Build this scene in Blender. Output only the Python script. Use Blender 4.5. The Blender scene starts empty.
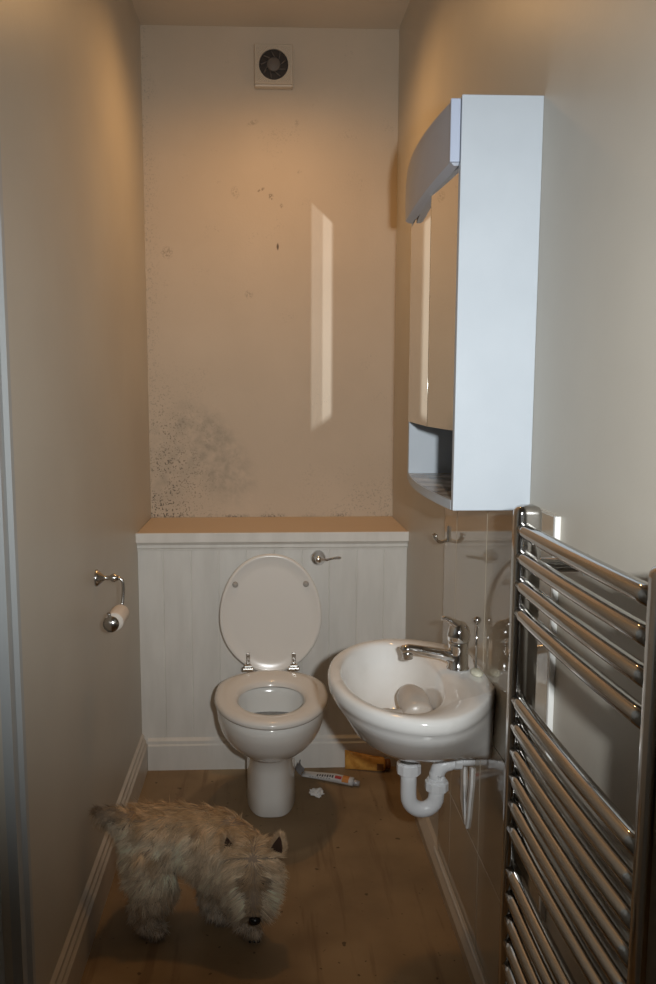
import bpy, bmesh, math, random
from mathutils import Vector, Matrix, noise
random.seed(7)
PI = math.pi
C = bpy.context.scene.collection
sc = bpy.context.scene

# ------------------------------------------------------------------ camera, world, lights, exposure
F = 800.0
CX, CY = 298.0, 492.0
cam_d = bpy.data.cameras.new('camera'); cam = bpy.data.objects.new('camera', cam_d); C.objects.link(cam)
cam_d.sensor_fit = 'VERTICAL'; cam_d.sensor_height = 24; cam_d.lens = 24 * F / 984
cam_d.shift_x = (328 - CX) / 984; cam_d.shift_y = 0
d = Vector(((267 - CX) / F, -(396 - CY) / F, -1)).normalized()     # world +Y seen in camera axes
z = Vector((0, -d.z, d.y)).normalized()
x = d.cross(z)
R = Matrix((x, d, z))
cam.matrix_world = Matrix.Translation((0, 0, 1.4)) @ R.to_4x4()
cam_d.clip_start = 0.02
sc.camera = cam
sc.view_settings.view_transform = 'Standard'
sc.view_settings.look = 'None'
sc.view_settings.gamma = 1
sc.view_settings.use_curve_mapping = False
sc.view_settings.exposure = 0.0
w = bpy.data.worlds.new('world'); sc.world = w; w.use_nodes = True
w.node_tree.nodes['Background'].inputs[0].default_value = (0.7, 0.82, 1, 1)
w.node_tree.nodes['Background'].inputs[1].default_value = 0.25

def light(name, typ, loc, energy, color, **k):
    l = bpy.data.lights.new(name, typ); l.energy = energy; l.color = color
    for a, b in k.items(): setattr(l, a, b)
    o = bpy.data.objects.new(name, l); C.objects.link(o); o.location = loc
    return o
fl = light('camera_flash', 'SPOT', (0.115, 0.0, 1.445), 104, (0.95, 0.98, 0.975), shadow_soft_size=0.02, spot_size=math.radians(84), spot_blend=1.0)
fl.rotation_euler = Vector((0.07, 1, -0.01)).to_track_quat('-Z', 'Y').to_euler()
light('ceiling_bulb', 'SPOT', (0.02, 2.66, 2.66), 17.5, (1.0, 0.545, 0.20), shadow_soft_size=0.05, spot_size=math.radians(172), spot_blend=1.0)

# added spot imitating the flash's mirror-door reflection (a tall narrow stripe on back wall)
ml = light('added_glint_spot', 'SPOT', (0.335, 1.70, 1.60), 50.0, (0.9, 0.97, 1.0), shadow_soft_size=0.004, spot_size=math.radians(60), spot_blend=0.1)
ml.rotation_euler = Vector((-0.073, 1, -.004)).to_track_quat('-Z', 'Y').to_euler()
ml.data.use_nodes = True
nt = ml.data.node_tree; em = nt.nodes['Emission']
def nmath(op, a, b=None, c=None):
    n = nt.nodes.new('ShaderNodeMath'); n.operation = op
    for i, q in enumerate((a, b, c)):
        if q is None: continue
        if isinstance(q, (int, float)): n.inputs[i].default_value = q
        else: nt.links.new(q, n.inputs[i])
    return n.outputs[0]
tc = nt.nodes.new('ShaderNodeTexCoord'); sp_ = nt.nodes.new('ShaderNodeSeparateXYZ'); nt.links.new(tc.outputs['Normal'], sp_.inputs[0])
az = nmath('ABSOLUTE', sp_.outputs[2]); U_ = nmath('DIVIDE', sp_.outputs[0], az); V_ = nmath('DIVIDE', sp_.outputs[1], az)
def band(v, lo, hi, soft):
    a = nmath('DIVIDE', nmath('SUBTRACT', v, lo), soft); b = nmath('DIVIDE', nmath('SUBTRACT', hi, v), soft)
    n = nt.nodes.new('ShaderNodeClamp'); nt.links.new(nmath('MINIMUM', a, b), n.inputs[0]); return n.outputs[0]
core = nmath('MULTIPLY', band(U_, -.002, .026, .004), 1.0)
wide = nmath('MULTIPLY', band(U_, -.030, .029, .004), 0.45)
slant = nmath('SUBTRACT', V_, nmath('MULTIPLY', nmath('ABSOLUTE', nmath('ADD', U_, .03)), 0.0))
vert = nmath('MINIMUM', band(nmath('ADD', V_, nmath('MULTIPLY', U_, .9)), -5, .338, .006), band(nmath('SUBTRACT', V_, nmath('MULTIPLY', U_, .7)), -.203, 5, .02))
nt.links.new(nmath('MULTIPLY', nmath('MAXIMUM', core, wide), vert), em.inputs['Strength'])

# ------------------------------------------------------------------ materials
def mat(name, col, rough=0.5, metal=0.0, spec=0.5, coat=0.0, trans=0.0, ior=1.45):
    m = bpy.data.materials.new(name); m.use_nodes = True
    p = m.node_tree.nodes['Principled BSDF']
    p.inputs['Base Color'].default_value = (*col, 1)
    p.inputs['Roughness'].default_value = rough
    p.inputs['Metallic'].default_value = metal
    p.inputs['Specular IOR Level'].default_value = spec
    p.inputs['Coat Weight'].default_value = coat
    p.inputs['Coat Roughness'].default_value = 0.05
    p.inputs['Transmission Weight'].default_value = trans
    p.inputs['IOR'].default_value = ior
    return m
def N(m, t, **k):
    n = m.node_tree.nodes.new(t)
    for a, b in k.items():
        if a in ('data_type', 'blend_type', 'operation', 'wave_type', 'bands_direction', 'interpolation_type', 'clamp', 'vector_type'): setattr(n, a, b)
        else: n.inputs[a].default_value = b
    return n
def L(m, a, b): m.node_tree.links.new(a, b)
def P(m): return m.node_tree.nodes['Principled BSDF']
def coords(m, which='Object', scale=(1, 1, 1)):
    t = m.node_tree.nodes.new('ShaderNodeTexCoord')
    mp = m.node_tree.nodes.new('ShaderNodeMapping'); mp.inputs['Scale'].default_value = scale
    L(m, t.outputs[which], mp.inputs['Vector']); return mp.outputs[0]
def vary(m, c1, c2, scale=5, detail=4, lo=.35, hi=.65, vec=None):
    v = vec or coords(m)
    n = N(m, 'ShaderNodeTexNoise', Scale=scale, Detail=detail); L(m, v, n.inputs['Vector'])
    r = N(m, 'ShaderNodeMapRange'); r.inputs[1].default_value = lo; r.inputs[2].default_value = hi; L(m, n.outputs['Fac'], r.inputs[0])
    mx = N(m, 'ShaderNodeMix', data_type='RGBA'); L(m, r.outputs[0], mx.inputs[0])
    mx.inputs[6].default_value = (*c1, 1); mx.inputs[7].default_value = (*c2, 1)
    L(m, mx.outputs[2], P(m).inputs['Base Color']); return mx.outputs[2]
def bump(m, scale=60, strength=.1, dist=.002, vec=None, detail=3):
    v = vec or coords(m)
    n = N(m, 'ShaderNodeTexNoise', Scale=scale, Detail=detail); L(m, v, n.inputs['Vector'])
    b = N(m, 'ShaderNodeBump', Strength=strength, Distance=dist); L(m, n.outputs['Fac'], b.inputs['Height'])
    L(m, b.outputs[0], P(m).inputs['Normal'])
def ovl(m, base, col, fac):
    mx = N(m, 'ShaderNodeMix', data_type='RGBA'); L(m, fac, mx.inputs[0]); L(m, base, mx.inputs[6]); mx.inputs[7].default_value = (*col, 1)
    L(m, mx.outputs[2], P(m).inputs['Base Color']); return mx.outputs[2]
def math_n(m, op, a, b=None, clamp=False):
    n = m.node_tree.nodes.new('ShaderNodeMath'); n.operation = op; n.use_clamp = clamp
    for i, q in enumerate((a, b)):
        if q is None: continue
        if isinstance(q, (int, float)): n.inputs[i].default_value = q
        else: L(m, q, n.inputs[i])
    return n.outputs[0]
def rng(m, v, a, b, c=0.0, dd=1.0):
    r = N(m, 'ShaderNodeMapRange', interpolation_type='SMOOTHSTEP')
    for i, q in enumerate((a, b, c, dd)): r.inputs[i + 1].default_value = q
    L(m, v, r.inputs[0]); return r.outputs[0]

M = {}
M['wall'] = mat('painted_wall', (.60, .54, .46), .42, spec=.4)
vary(M['wall'], (.58, .54, .47), (.54, .50, .435), 2.5); bump(M['wall'], 90, .12, .002)
# damp wall : mould specks gathered towards the lower left corner
m = M['wall_damp'] = mat('damp_painted_wall', (.6, .5, .4), .6, spec=.3)
base = vary(m, (.60, .50, .39), (.56, .465, .36), 3)
v = coords(m)
sx = N(m, 'ShaderNodeSeparateXYZ'); L(m, v, sx.inputs[0]); X, Z = sx.outputs[0], sx.outputs[2]
n1 = N(m, 'ShaderNodeTexNoise', Scale=170, Detail=3); L(m, v, n1.inputs['Vector'])
n2 = N(m, 'ShaderNodeTexNoise', Scale=9, Detail=5); L(m, v, n2.inputs['Vector'])
speck = rng(m, n1.outputs['Fac'], .56, .64)
low = rng(m, Z, 1.62, 1.0)
left = rng(m, X, -.12, -.46)
cloud = rng(m, n2.outputs['Fac'], .32, .52)
edge = rng(m, X, -.40, -.47)
zone = math_n(m, 'MULTIPLY', math_n(m, 'MAXIMUM', math_n(m, 'MULTIPLY', low, left), math_n(m, 'MULTIPLY', edge, .3)), cloud)
low2 = rng(m, Z, 1.22, .92)
right = rng(m, X, .0, .5)
zone2 = math_n(m, 'MULTIPLY', math_n(m, 'MULTIPLY', low2, right), math_n(m, 'MULTIPLY', cloud, .35))
allz = math_n(m, 'MAXIMUM', zone, zone2)
rest = math_n(m, 'MULTIPLY', rng(m, n2.outputs['Fac'], .60, .68), .15)
allz = math_n(m, 'MAXIMUM', allz, rest)
c1 = ovl(m, base, (.09, .08, .065), math_n(m, 'MULTIPLY', math_n(m, 'MULTIPLY', speck, allz), 1.0))
# grey smudge blotches
def blob(cx, cz, rx, rz, ang=0):
    ca, sa = math.cos(ang), math.sin(ang)
    dx = math_n(m, 'SUBTRACT', X, cx); dz = math_n(m, 'SUBTRACT', Z, cz)
    u_ = math_n(m, 'DIVIDE', math_n(m, 'ADD', math_n(m, 'MULTIPLY', dx, ca), math_n(m, 'MULTIPLY', dz, sa)), rx)
    v_ = math_n(m, 'DIVIDE', math_n(m, 'SUBTRACT', math_n(m, 'MULTIPLY', dz, ca), math_n(m, 'MULTIPLY', dx, sa)), rz)
    rr = math_n(m, 'ADD', math_n(m, 'MULTIPLY', u_, u_), math_n(m, 'MULTIPLY', v_, v_))
    return rng(m, rr, 1, 0)
n3 = N(m, 'ShaderNodeTexNoise', Scale=26, Detail=6); L(m, v, n3.inputs['Vector'])
sm = math_n(m, 'MULTIPLY', math_n(m, 'MAXIMUM', blob(-.22, 1.17, .30, .15, -.95), math_n(m, 'MULTIPLY', blob(-.40, 1.13, .12, .25), .6)), rng(m, n3.outputs['Fac'], .25, .75))
c2 = ovl(m, c1, (.22, .205, .17), math_n(m, 'MULTIPLY', sm, .55))
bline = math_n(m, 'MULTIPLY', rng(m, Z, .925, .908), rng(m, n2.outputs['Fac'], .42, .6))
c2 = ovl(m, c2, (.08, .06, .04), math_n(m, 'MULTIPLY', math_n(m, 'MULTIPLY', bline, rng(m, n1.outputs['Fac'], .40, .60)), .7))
# scattered small marks high on the wall
c3 = c2
for (bx, bz, r1, r2, an, s) in ((.045, 1.985, .006, .017, 0, .95), (-.02, 2.20, .02, .008, .5, .6), (.02, 2.175, .012, .018, .3, .7), (-.12, 2.19, .02, .03, .2, .3), (-.05, 2.45, .03, .012, .4, .3), (.12, 2.45, .012, .02, 0, .3), (.06, 2.14, .008, .012, 0, .5), (-.39, 1.96, .03, .03, 0, .4), (-.07, 1.80, .02, .02, 0, .4), (.13, 2.27, .012, .01, 0, .3)):
    bl = blob(bx, bz, r1, r2, an)
    if bz != 1.985: bl = math_n(m, 'MULTIPLY', bl, rng(m, n1.outputs['Fac'], .42, .62))
    c3 = ovl(m, c3, (.10, .07, .05), math_n(m, 'MULTIPLY', bl, s))
bump(m, 130, .25, .002)

M['ceiling'] = mat('ceiling_paint', (.62, .53, .42), .7)
m = M['floor'] = mat('brown_hardboard_floor', (.3, .19, .1), .55, spec=.3)
b = vary(m, (.36, .245, .135), (.25, .17, .095), 4, 6)
v = coords(m)
n2 = N(m, 'ShaderNodeTexNoise', Scale=1.6, Detail=3); L(m, v, n2.inputs['Vector'])
b = ovl(m, b, (.50, .36, .21), math_n(m, 'MULTIPLY', rng(m, n2.outputs['Fac'], .48, .60), .6))
mp = coords(m, scale=(14, 1.2, 1)); n3 = N(m, 'ShaderNodeTexNoise', Scale=2.0, Detail=5); L(m, mp, n3.inputs['Vector'])
b = ovl(m, b, (.20, .125, .07), math_n(m, 'MULTIPLY', rng(m, n3.outputs['Fac'], .55, .70), .6))
n4 = N(m, 'ShaderNodeTexNoise', Scale=45, Detail=1); L(m, v, n4.inputs['Vector'])
b = ovl(m, b, (.06, .04, .025), math_n(m, 'MULTIPLY', rng(m, n4.outputs['Fac'], .71, .76), .7))
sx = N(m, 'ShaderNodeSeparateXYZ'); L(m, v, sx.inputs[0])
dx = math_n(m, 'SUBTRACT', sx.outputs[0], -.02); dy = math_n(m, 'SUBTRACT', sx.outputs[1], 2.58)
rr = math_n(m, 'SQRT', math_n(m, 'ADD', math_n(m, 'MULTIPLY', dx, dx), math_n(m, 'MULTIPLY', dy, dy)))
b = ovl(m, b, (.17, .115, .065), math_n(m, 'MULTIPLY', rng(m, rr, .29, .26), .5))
bump(m, 40, .15, .002)

M['panel'] = mat('white_painted_panel', (.72, .70, .66), .35, spec=.45)
vary(M['panel'], (.84, .81, .76), (.76, .73, .68), 6, vec=coords(M['panel'], scale=(3, 3, .6))); bump(M['panel'], 30, .06)
M['ledge'] = mat('cream_ledge_paint', (.66, .52, .38), .5)
M['skirting'] = mat('cream_skirting_paint', (.62, .57, .50), .35); vary(M['skirting'], (.64, .59, .52), (.55, .50, .44), 9)
M['architrave'] = mat('white_gloss_trim', (.42, .44, .45), .3)
M['ceramic'] = mat('white_ceramic', (.86, .84, .80), .12, spec=.55, coat=.4)
M['basin'] = mat('white_basin_ceramic', (.80, .81, .81), .14, spec=.55, coat=.4); vary(M['basin'], (.87, .86, .84), (.78, .76, .72), 7, 4, .5, .8)
M['seat'] = mat('white_plastic_seat', (.82, .78, .73), .2, spec=.5, coat=.2)
M['chrome'] = mat('chrome', (.80, .80, .80), .07, 1.0)
M['radchrome'] = mat('polished_chrome_rail', (.50, .49, .475), .10, 1.0)
M['dullchrome'] = mat('dull_chrome', (.55, .54, .52), .22, 1.0)
M['mirror'] = mat('mirror_glass', (.82, .83, .80), .015, 1.0)
M['cab'] = mat('white_laminate', (.70, .75, .80), .4); vary(M['cab'], (.52, .57, .63), (.495, .545, .605), 9); bump(M['cab'], 180, .05, .001)
M['pelmet'] = mat('blue_grey_plastic', (.40, .43, .50), .35)
M['pelmet_end'] = mat('pale_blue_plastic', (.46, .52, .66), .3)
M['shelf'] = mat('dusty_shelf', (.45, .42, .38), .25); vary(M['shelf'], (.55, .52, .48), (.20, .17, .14), 16, 5, .4, .62)
M['tile'] = mat('beige_gloss_tile', (.47, .40, .31), .05, spec=.5, coat=.5)
M['grout'] = mat('cream_grout', (.66, .60, .52), .6)
M['tile_edge'] = mat('white_tile_edge', (.86, .86, .84), .4)
M['bead'] = mat('sealant_bead', (.50, .42, .33), .3)
M['plaster'] = mat('broken_white_plaster', (.82, .80, .78), .8); bump(M['plaster'], 120, .6, .004)
M['pvc'] = mat('white_plastic_pipe', (.84, .85, .87), .3)
M['rubber'] = mat('grey_metal_waste', (.30, .29, .26), .35, .6)
M['black'] = mat('black_rubber', (.015, .015, .015), .5)
M['fan'] = mat('cream_fan_plastic', (.56, .48, .38), .35)
M['fandark'] = mat('dirty_fan_blades', (.035, .028, .024), .5)
M['fangrey'] = mat('dusty_fan_hub', (.13, .11, .095), .6)
M['buffer'] = mat('grey_buffer', (.42, .39, .36), .5)
M['water'] = mat('toilet_water', (.50, .53, .54), .03, trans=.6, ior=1.33)
M['card'] = mat('toilet_paper', (.82, .74, .66), .8)
M['beigeplastic'] = mat('translucent_beige_plastic', (.50, .45, .40), .3); vary(M['beigeplastic'], (.56, .50, .44), (.46, .41, .36), 8)
M['soap'] = mat('soap', (.74, .72, .58), .4)
M['amber'] = mat('amber_plastic_tube', (.62, .28, .06), .22, spec=.6); vary(M['amber'], (.80, .42, .10), (.55, .24, .05), 30, 4, .45, .7)
M['amberlabel'] = mat('brown_label_print', (.22, .09, .03), .3)
M['greytube'] = mat('grey_foil_tube', (.42, .42, .44), .3, .3)
M['labelwhite'] = mat('white_label', (.62, .62, .62), .4)
M['orange'] = mat('orange_label_band', (.62, .25, .07), .4)
M['red'] = mat('red_print', (.45, .05, .05), .4)
M['print'] = mat('dark_print', (.06, .06, .07), .4)
M['paper'] = mat('white_paper', (.84, .82, .80), .8)
M['ceilingwhite'] = mat('lamp_white', (.7, .68, .62), .5)
M['glow'] = mat('lamp_glass', (1, .8, .5), .4)
P(M['glow']).inputs['Emission Color'].default_value = (1, .6, .28, 1); P(M['glow']).inputs['Emission Strength'].default_value = 6
M['doordark'] = mat('dark_wood_door', (.06, .045, .035), .35)
M['nose'] = mat('black_nose', (.012, .011, .011), .25)
M['skin'] = mat('dog_undercoat', (.30, .23, .17), .9)
M['eye'] = mat('dark_eye', (.015, .01, .008), .1)
M['earin'] = mat('dark_inner_ear', (.06, .035, .025), .9, spec=.05)
m = M['fur'] = mat('cream_ginger_fur', (.7, .6, .5), .55, spec=.25)
at_ = m.node_tree.nodes.new('ShaderNodeAttribute'); at_.attribute_name = 'coat'; L(m, at_.outputs['Color'], P(m).inputs['Base Color'])

# ------------------------------------------------------------------ mesh helpers
def obj(name, bm, material, parent=None, smooth=False, loc=None):
    me = bpy.data.meshes.new(name)
    if isinstance(bm, tuple): me.from_pydata(*bm)
    else:
        bmesh.ops.recalc_face_normals(bm, faces=bm.faces[:]) if not getattr(bm, 'norec', False) else None
        bm.to_mesh(me); bm.free()
    if smooth: me.polygons.foreach_set('use_smooth', [True] * len(me.polygons))
    ms = material if isinstance(material, (list, tuple)) else [material]
    for q in ms: me.materials.append(q)
    o = bpy.data.objects.new(name, me); C.objects.link(o)
    if parent:
        o.parent = parent
        o.matrix_parent_inverse = Matrix.Translation(-gloc(parent))
    return o
def gloc(p):
    v = Vector(p.location)
    q = p
    while q.parent:
        v = v + q.matrix_parent_inverse.to_translation() + q.parent.location if False else v
        q = q.parent
        break
    return v
def thing(name, label, cat, loc=(0, 0, 0), group=None):
    o = bpy.data.objects.new(name, None); C.objects.link(o); o.location = loc; o.empty_display_size = .05
    o['label'] = label; o['category'] = cat
    if group: o['group'] = group
    return o
def tag(o, label, cat, group=None, kind=None):
    o['label'] = label; o['category'] = cat
    if group: o['group'] = group
    if kind: o['kind'] = kind
    return o
def struct(name, bm, m, label, cat, smooth=False):
    o = obj(name, bm, m, None, smooth); return tag(o, label, cat, kind='structure')
def B(): return bmesh.new()
def box(bm, lo, hi, bev=0, seg=2, mat_i=0):
    r = bmesh.ops.create_cube(bm, size=1)
    vs = r['verts']
    for v in vs: v.co = Vector([(lo[i] + hi[i]) / 2 + v.co[i] * (hi[i] - lo[i]) for i in range(3)])
    fs = list({f for v in vs for f in v.link_faces})
    for f in fs: f.material_index = mat_i
    if bev:
        es = list({e for v in vs for e in v.link_edges})
        bmesh.ops.bevel(bm, geom=es, offset=bev, segments=seg, affect='EDGES', profile=.5, material=-1)
def frame(t, up=None):
    t = t.normalized(); up = up or (Vector((0, 0, 1)) if abs(t.z) < .9 else Vector((1, 0, 0)))
    a = t.cross(up).normalized(); b = t.cross(a).normalized(); return a, b
def tube(bm, pts, rad, n=14, caps=True, sq=1.0, mat_i=0):
    pts = [Vector(p) for p in pts]
    rs = rad if isinstance(rad, (list, tuple)) else [rad] * len(pts)
    rings = []; a = None
    for i, p in enumerate(pts):
        t = (pts[min(i + 1, len(pts) - 1)] - pts[max(i - 1, 0)])
        if t.length < 1e-9: t = Vector((0, 0, 1))
        t.normalize()
        if a is None: a, b = frame(t)
        else:
            a = (a - t * a.dot(t)).normalized(); b = t.cross(a).normalized()
        rings.append([bm.verts.new(p + (a * math.cos(2 * PI * k / n) + b * math.sin(2 * PI * k / n) * sq) * rs[i]) for k in range(n)])
    for i in range(len(rings) - 1):
        for k in range(n):
            f = bm.faces.new((rings[i][k], rings[i][(k + 1) % n], rings[i + 1][(k + 1) % n], rings[i + 1][k])); f.material_index = mat_i
    if caps:
        f = bm.faces.new(rings[0][::-1]); f.material_index = mat_i
        f = bm.faces.new(rings[-1]); f.material_index = mat_i
    return rings
def lathe(bm, o, axis, prof, n=32, sx=1, sy=1, mat_i=0):
    """prof: (radius, height along axis)"""
    o = Vector(o); axis = Vector(axis).normalized(); a, b = frame(axis)
    rings = []
    for r, h in prof:
        c = o + axis * h
        if r < 1e-6: rings.append([bm.verts.new(c)])
        else: rings.append([bm.verts.new(c + a * math.cos(2 * PI * k / n) * r * sx + b * math.sin(2 * PI * k / n) * r * sy) for k in range(n)])
    for i in range(len(rings) - 1):
        A, D = rings[i], rings[i + 1]
        for k in range(n):
            k2 = (k + 1) % n
            if len(A) == 1 and len(D) == 1: break
            if len(A) == 1: f = bm.faces.new((A[0], D[k2], D[k]))
            elif len(D) == 1: f = bm.faces.new((A[k], A[k2], D[0]))
            else: f = bm.faces.new((A[k], A[k2], D[k2], D[k]))
            f.material_index = mat_i
    for e in (rings[0], rings[-1]):
        if len(e) > 1: bm.faces.new(e).material_index = mat_i
def loft(bm, rings, cap0=True, cap1=True):
    R_ = [[bm.verts.new(p) for p in r] for r in rings]; n = len(R_[0])
    for i in range(len(R_) - 1):
        for k in range(n): bm.faces.new((R_[i][k], R_[i][(k + 1) % n], R_[i + 1][(k + 1) % n], R_[i + 1][k]))
    if cap0: bm.faces.new(R_[0][::-1])
    if cap1: bm.faces.new(R_[-1])
def bez(p0, p1, p2, n=8):
    p0, p1, p2 = Vector(p0), Vector(p1), Vector(p2)
    return [p0 * (1 - t) ** 2 + p1 * 2 * t * (1 - t) + p2 * t * t for t in [i / n for i in range(n + 1)]]
def prism(bm, prof, axis, a0, a1):
    """prof: list of 2d points in the plane of the other two axes (ordered); extruded along axis"""
    idx = [i for i in range(3) if i != axis]
    def mk(q, a):
        c = [0, 0, 0]; c[axis] = a; c[idx[0]] = q[0]; c[idx[1]] = q[1]; return bm.verts.new(c)
    A = [mk(q, a0) for q in prof]; D = [mk(q, a1) for q in prof]; n = len(prof)
    bm.faces.new(A); bm.faces.new(D[::-1])
    for k in range(n): bm.faces.new((A[k], A[(k + 1) % n], D[(k + 1) % n], D[k]))
def bevmod(o, wd=.002, seg=2, ang=40):
    b = o.modifiers.new('bevel', 'BEVEL'); b.width = wd; b.segments = seg; b.limit_method = 'ANGLE'; b.angle_limit = math.radians(ang)
    return o
def autosmooth(o, deg=35):
    me = o.data
    bm = bmesh.new(); bm.from_mesh(me)
    for f in bm.faces: f.smooth = True
    for e in bm.edges:
        if len(e.link_faces) == 2 and e.calc_face_angle(0) > math.radians(deg): e.smooth = False
    bm.to_mesh(me); bm.free(); return o

# ------------------------------------------------------------------ room shell
XL, XR, YB, YF, ZC = -.475, .515, 3.25, -1.25, 2.80
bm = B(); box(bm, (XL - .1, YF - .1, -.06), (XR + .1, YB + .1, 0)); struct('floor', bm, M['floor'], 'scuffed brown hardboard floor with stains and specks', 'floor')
bm = B(); box(bm, (XL - .1, YF - .1, ZC), (XR + .1, YB + .1, ZC + .08)); struct('ceiling', bm, M['ceiling'], 'plain cream ceiling above the narrow room', 'ceiling')
bm = B(); box(bm, (XL - .1, YB, 0), (XR + .1, YB + .1, ZC)); struct('wall_back', bm, M['wall_damp'], 'cream back wall with mould specks in the lower left corner', 'wall')
DY = 1.385      # far side of the left doorway opening
bm = B(); box(bm, (XL - .1, DY, 0), (XL, YB, ZC)); box(bm, (XL - .1, YF, 0), (XL, .5, ZC)); box(bm, (XL - .1, .5, 2.05), (XL, DY, ZC))
struct('wall_left', bm, M['wall'], 'cream painted left wall with the toilet roll holder', 'wall')
bm = B(); box(bm, (XR, YF, 0), (XR + .1, YB, ZC)); struct('wall_right', bm, M['wall'], 'cream painted right wall behind basin, cabinet and towel rail', 'wall')
bm = B(); box(bm, (XL - .1, YF - .1, 0), (XR + .1, YF, ZC)); struct('wall_front', bm, M['wall'], 'wall behind the camera', 'wall')
# left door with moulded architrave
bm = B(); box(bm, (XL - .05, .5, 0), (XL - .015, DY - .0, 2.05))
struct('door_1', bm, M['architrave'], 'pale painted door at the left edge', 'door')
prof = [(XL, 0), (XL + .018, 0), (XL + .018, .012), (XL + .012, .018), (XL + .012, .045), (XL + .020, .052), (XL + .020, .068), (XL, .07)]
bm = B(); prism(bm, [(a, DY + b) for a, b in prof], 2, 0, 2.12)
box(bm, (XL, .43, 2.05), (XL + .018, DY, 2.12)); box(bm, (XL, .43, 0), (XL + .018, .5, 2.05))
struct('trim_1', bm, M['architrave'], 'white moulded door architrave on the left wall', 'architrave')
bm = B(); box(bm, (-.38, YF, 0), (.42, YF + .03, 2.0)); struct('door_2', bm, M['doordark'], 'dark door behind the camera', 'door')
# skirting
sk = [(0, 0), (.020, 0), (.020, .095), (.014, .103), (.014, .112), (.008, .120), (.008, .132), (0, .14)]
bm = B(); prism(bm, [(XL + a, b) for a, b in sk], 1, DY + .07, 2.9)
o = struct('baseboard_left', bm, M['skirting'], 'cream moulded skirting board along the left wall', 'skirting board')

# ------------------------------------------------------------------ cistern boxing
t = thing('cistern_boxing', 'white tongue-and-groove boxing with moulded cream ledge behind the toilet', 'boxed-in panelling', (.02, 2.9, 0))
bm = B()
yb = 2.9
xs = [XL]; x_ = XL
edges = [XL, -.385, -.283, -.181, -.079, .023, .125, .227, .329, .431, XR]
# tongue and groove boards with v grooves: one profile extruded up
pf = [(XL, yb + .02), (XL, yb)]
for e in edges[1:-1]: pf += [(e - .003, yb), (e, yb + .0025), (e + .003, yb)]
pf += [(XR, yb), (XR, yb + .02)]
prism(bm, pf, 2, .02, .875)
obj('tongue_and_groove_panel', bm, M['panel'], t)
bm = B(); box(bm, (XL + .0005, 2.868, .885), (XR - .0005, YB - .0008, .908), .004); obj('ledge', bm, M['ledge'], t)
mo = [(2.9, .838), (2.893, .838), (2.891, .846), (2.886, .850), (2.886, .860), (2.880, .866), (2.874, .872), (2.8665, .874), (2.8665, .906), (2.9, .884)]
mo = [(2.9, .838), (2.893, .838), (2.891, .846), (2.886, .850), (2.886, .860), (2.880, .866), (2.872, .872), (2.864, .874), (2.864, .9075), (2.868, .9085), (2.868, .884), (2.9, .884)]
bm = B(); prism(bm, mo, 0, XL, XR); obj('moulding', bm, M['panel'], t)
bm = B(); prism(bm, [(2.9, 0), (2.884, 0), (2.884, .095), (2.889, .100), (2.889, .112), (2.896, .118), (2.9, .122)], 0, XL + .021, XR); obj('skirting_board', bm, M['panel'], t)

# ------------------------------------------------------------------ extractor fan
fx, fz, fy = .031, 2.649, 3.25
t = thing('extractor_fan', 'square cream extractor fan with dark round grille high on back wall', 'extractor fan', (fx, fy, fz))
bm = B(); box(bm, (fx - .074, fy - .035, fz - .078), (fx + .074, fy, fz + .078), .006, 3)
bmesh.ops.delete(bm, geom=[], context='FACES')
obj('housing', bm, M['fan'], t)
bm = B()
# front frame with a round opening, ribbed diagonally
n = 64; ro = .056
ring_in = []; ring_out = []
for k in range(n):
    a = 2 * PI * k / n; cx_, sz_ = math.cos(a), math.sin(a)
    s_ = .070 / max(abs(cx_), abs(sz_))
    ring_in.append((fx + cx_ * ro, fz + sz_ * ro)); ring_out.append((fx + cx_ * s_, fz + sz_ * s_))
loft(bm, [[(q[0], fy - .036, q[1]) for q in ring_in], [(q[0], fy - .044, q[1]) for q in ring_in], [(q[0], fy - .044, q[1]) for q in ring_out], [(q[0], fy - .036, q[1]) for q in ring_out]], False, False)
o = obj('front_frame', bm, M['fan'], t); autosmooth(o)
bm = B()
for k in range(-13, 14):
    c = k * .0092
    # diagonal rib x - z = c clipped to square minus circle
    seg = []
    for s in range(81):
        q = -.095 + .19 * s / 80
        px_, pz_ = q + c / 2 + 0, q - c / 2
        ok = abs(px_) < .066 and abs(pz_) < .066 and math.hypot(px_, pz_) > .058
        if ok: seg.append((px_, pz_))
        elif seg:
            if len(seg) > 2: tube(bm, [(fx + seg[0][0], fy - .0448, fz + seg[0][1]), (fx + seg[-1][0], fy - .0448, fz + seg[-1][1])], .0024, 6)
            seg = []
obj('rib', bm, M['fan'], t)
bm = B(); lathe(bm, (fx, fy - .0352, fz), (0, -1, 0), [(.0555, 0), (.0555, .002), (.03, .003), (0, .003)], 40); obj('duct', bm, M['fandark'], t)
bm = B()
for k in range(9):
    a = 2 * PI * k / 9
    p1 = Vector((fx + .026 * math.cos(a), fy - .041, fz + .026 * math.sin(a))); p2 = Vector((fx + .048 * math.cos(a + .35), fy - .0385, fz + .048 * math.sin(a + .35)))
    tube(bm, [p1, p2], [.005, .009], 6, sq=.3)
obj('fan_blades', bm, M['fangrey'], t, True)
bm = B(); lathe(bm, (fx, fy - .038, fz), (0, -1, 0), [(.026, 0), (.026, .006), (.022, .010), (0, .011)], 32); obj('hub', bm, M['fangrey'], t, True)

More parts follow.
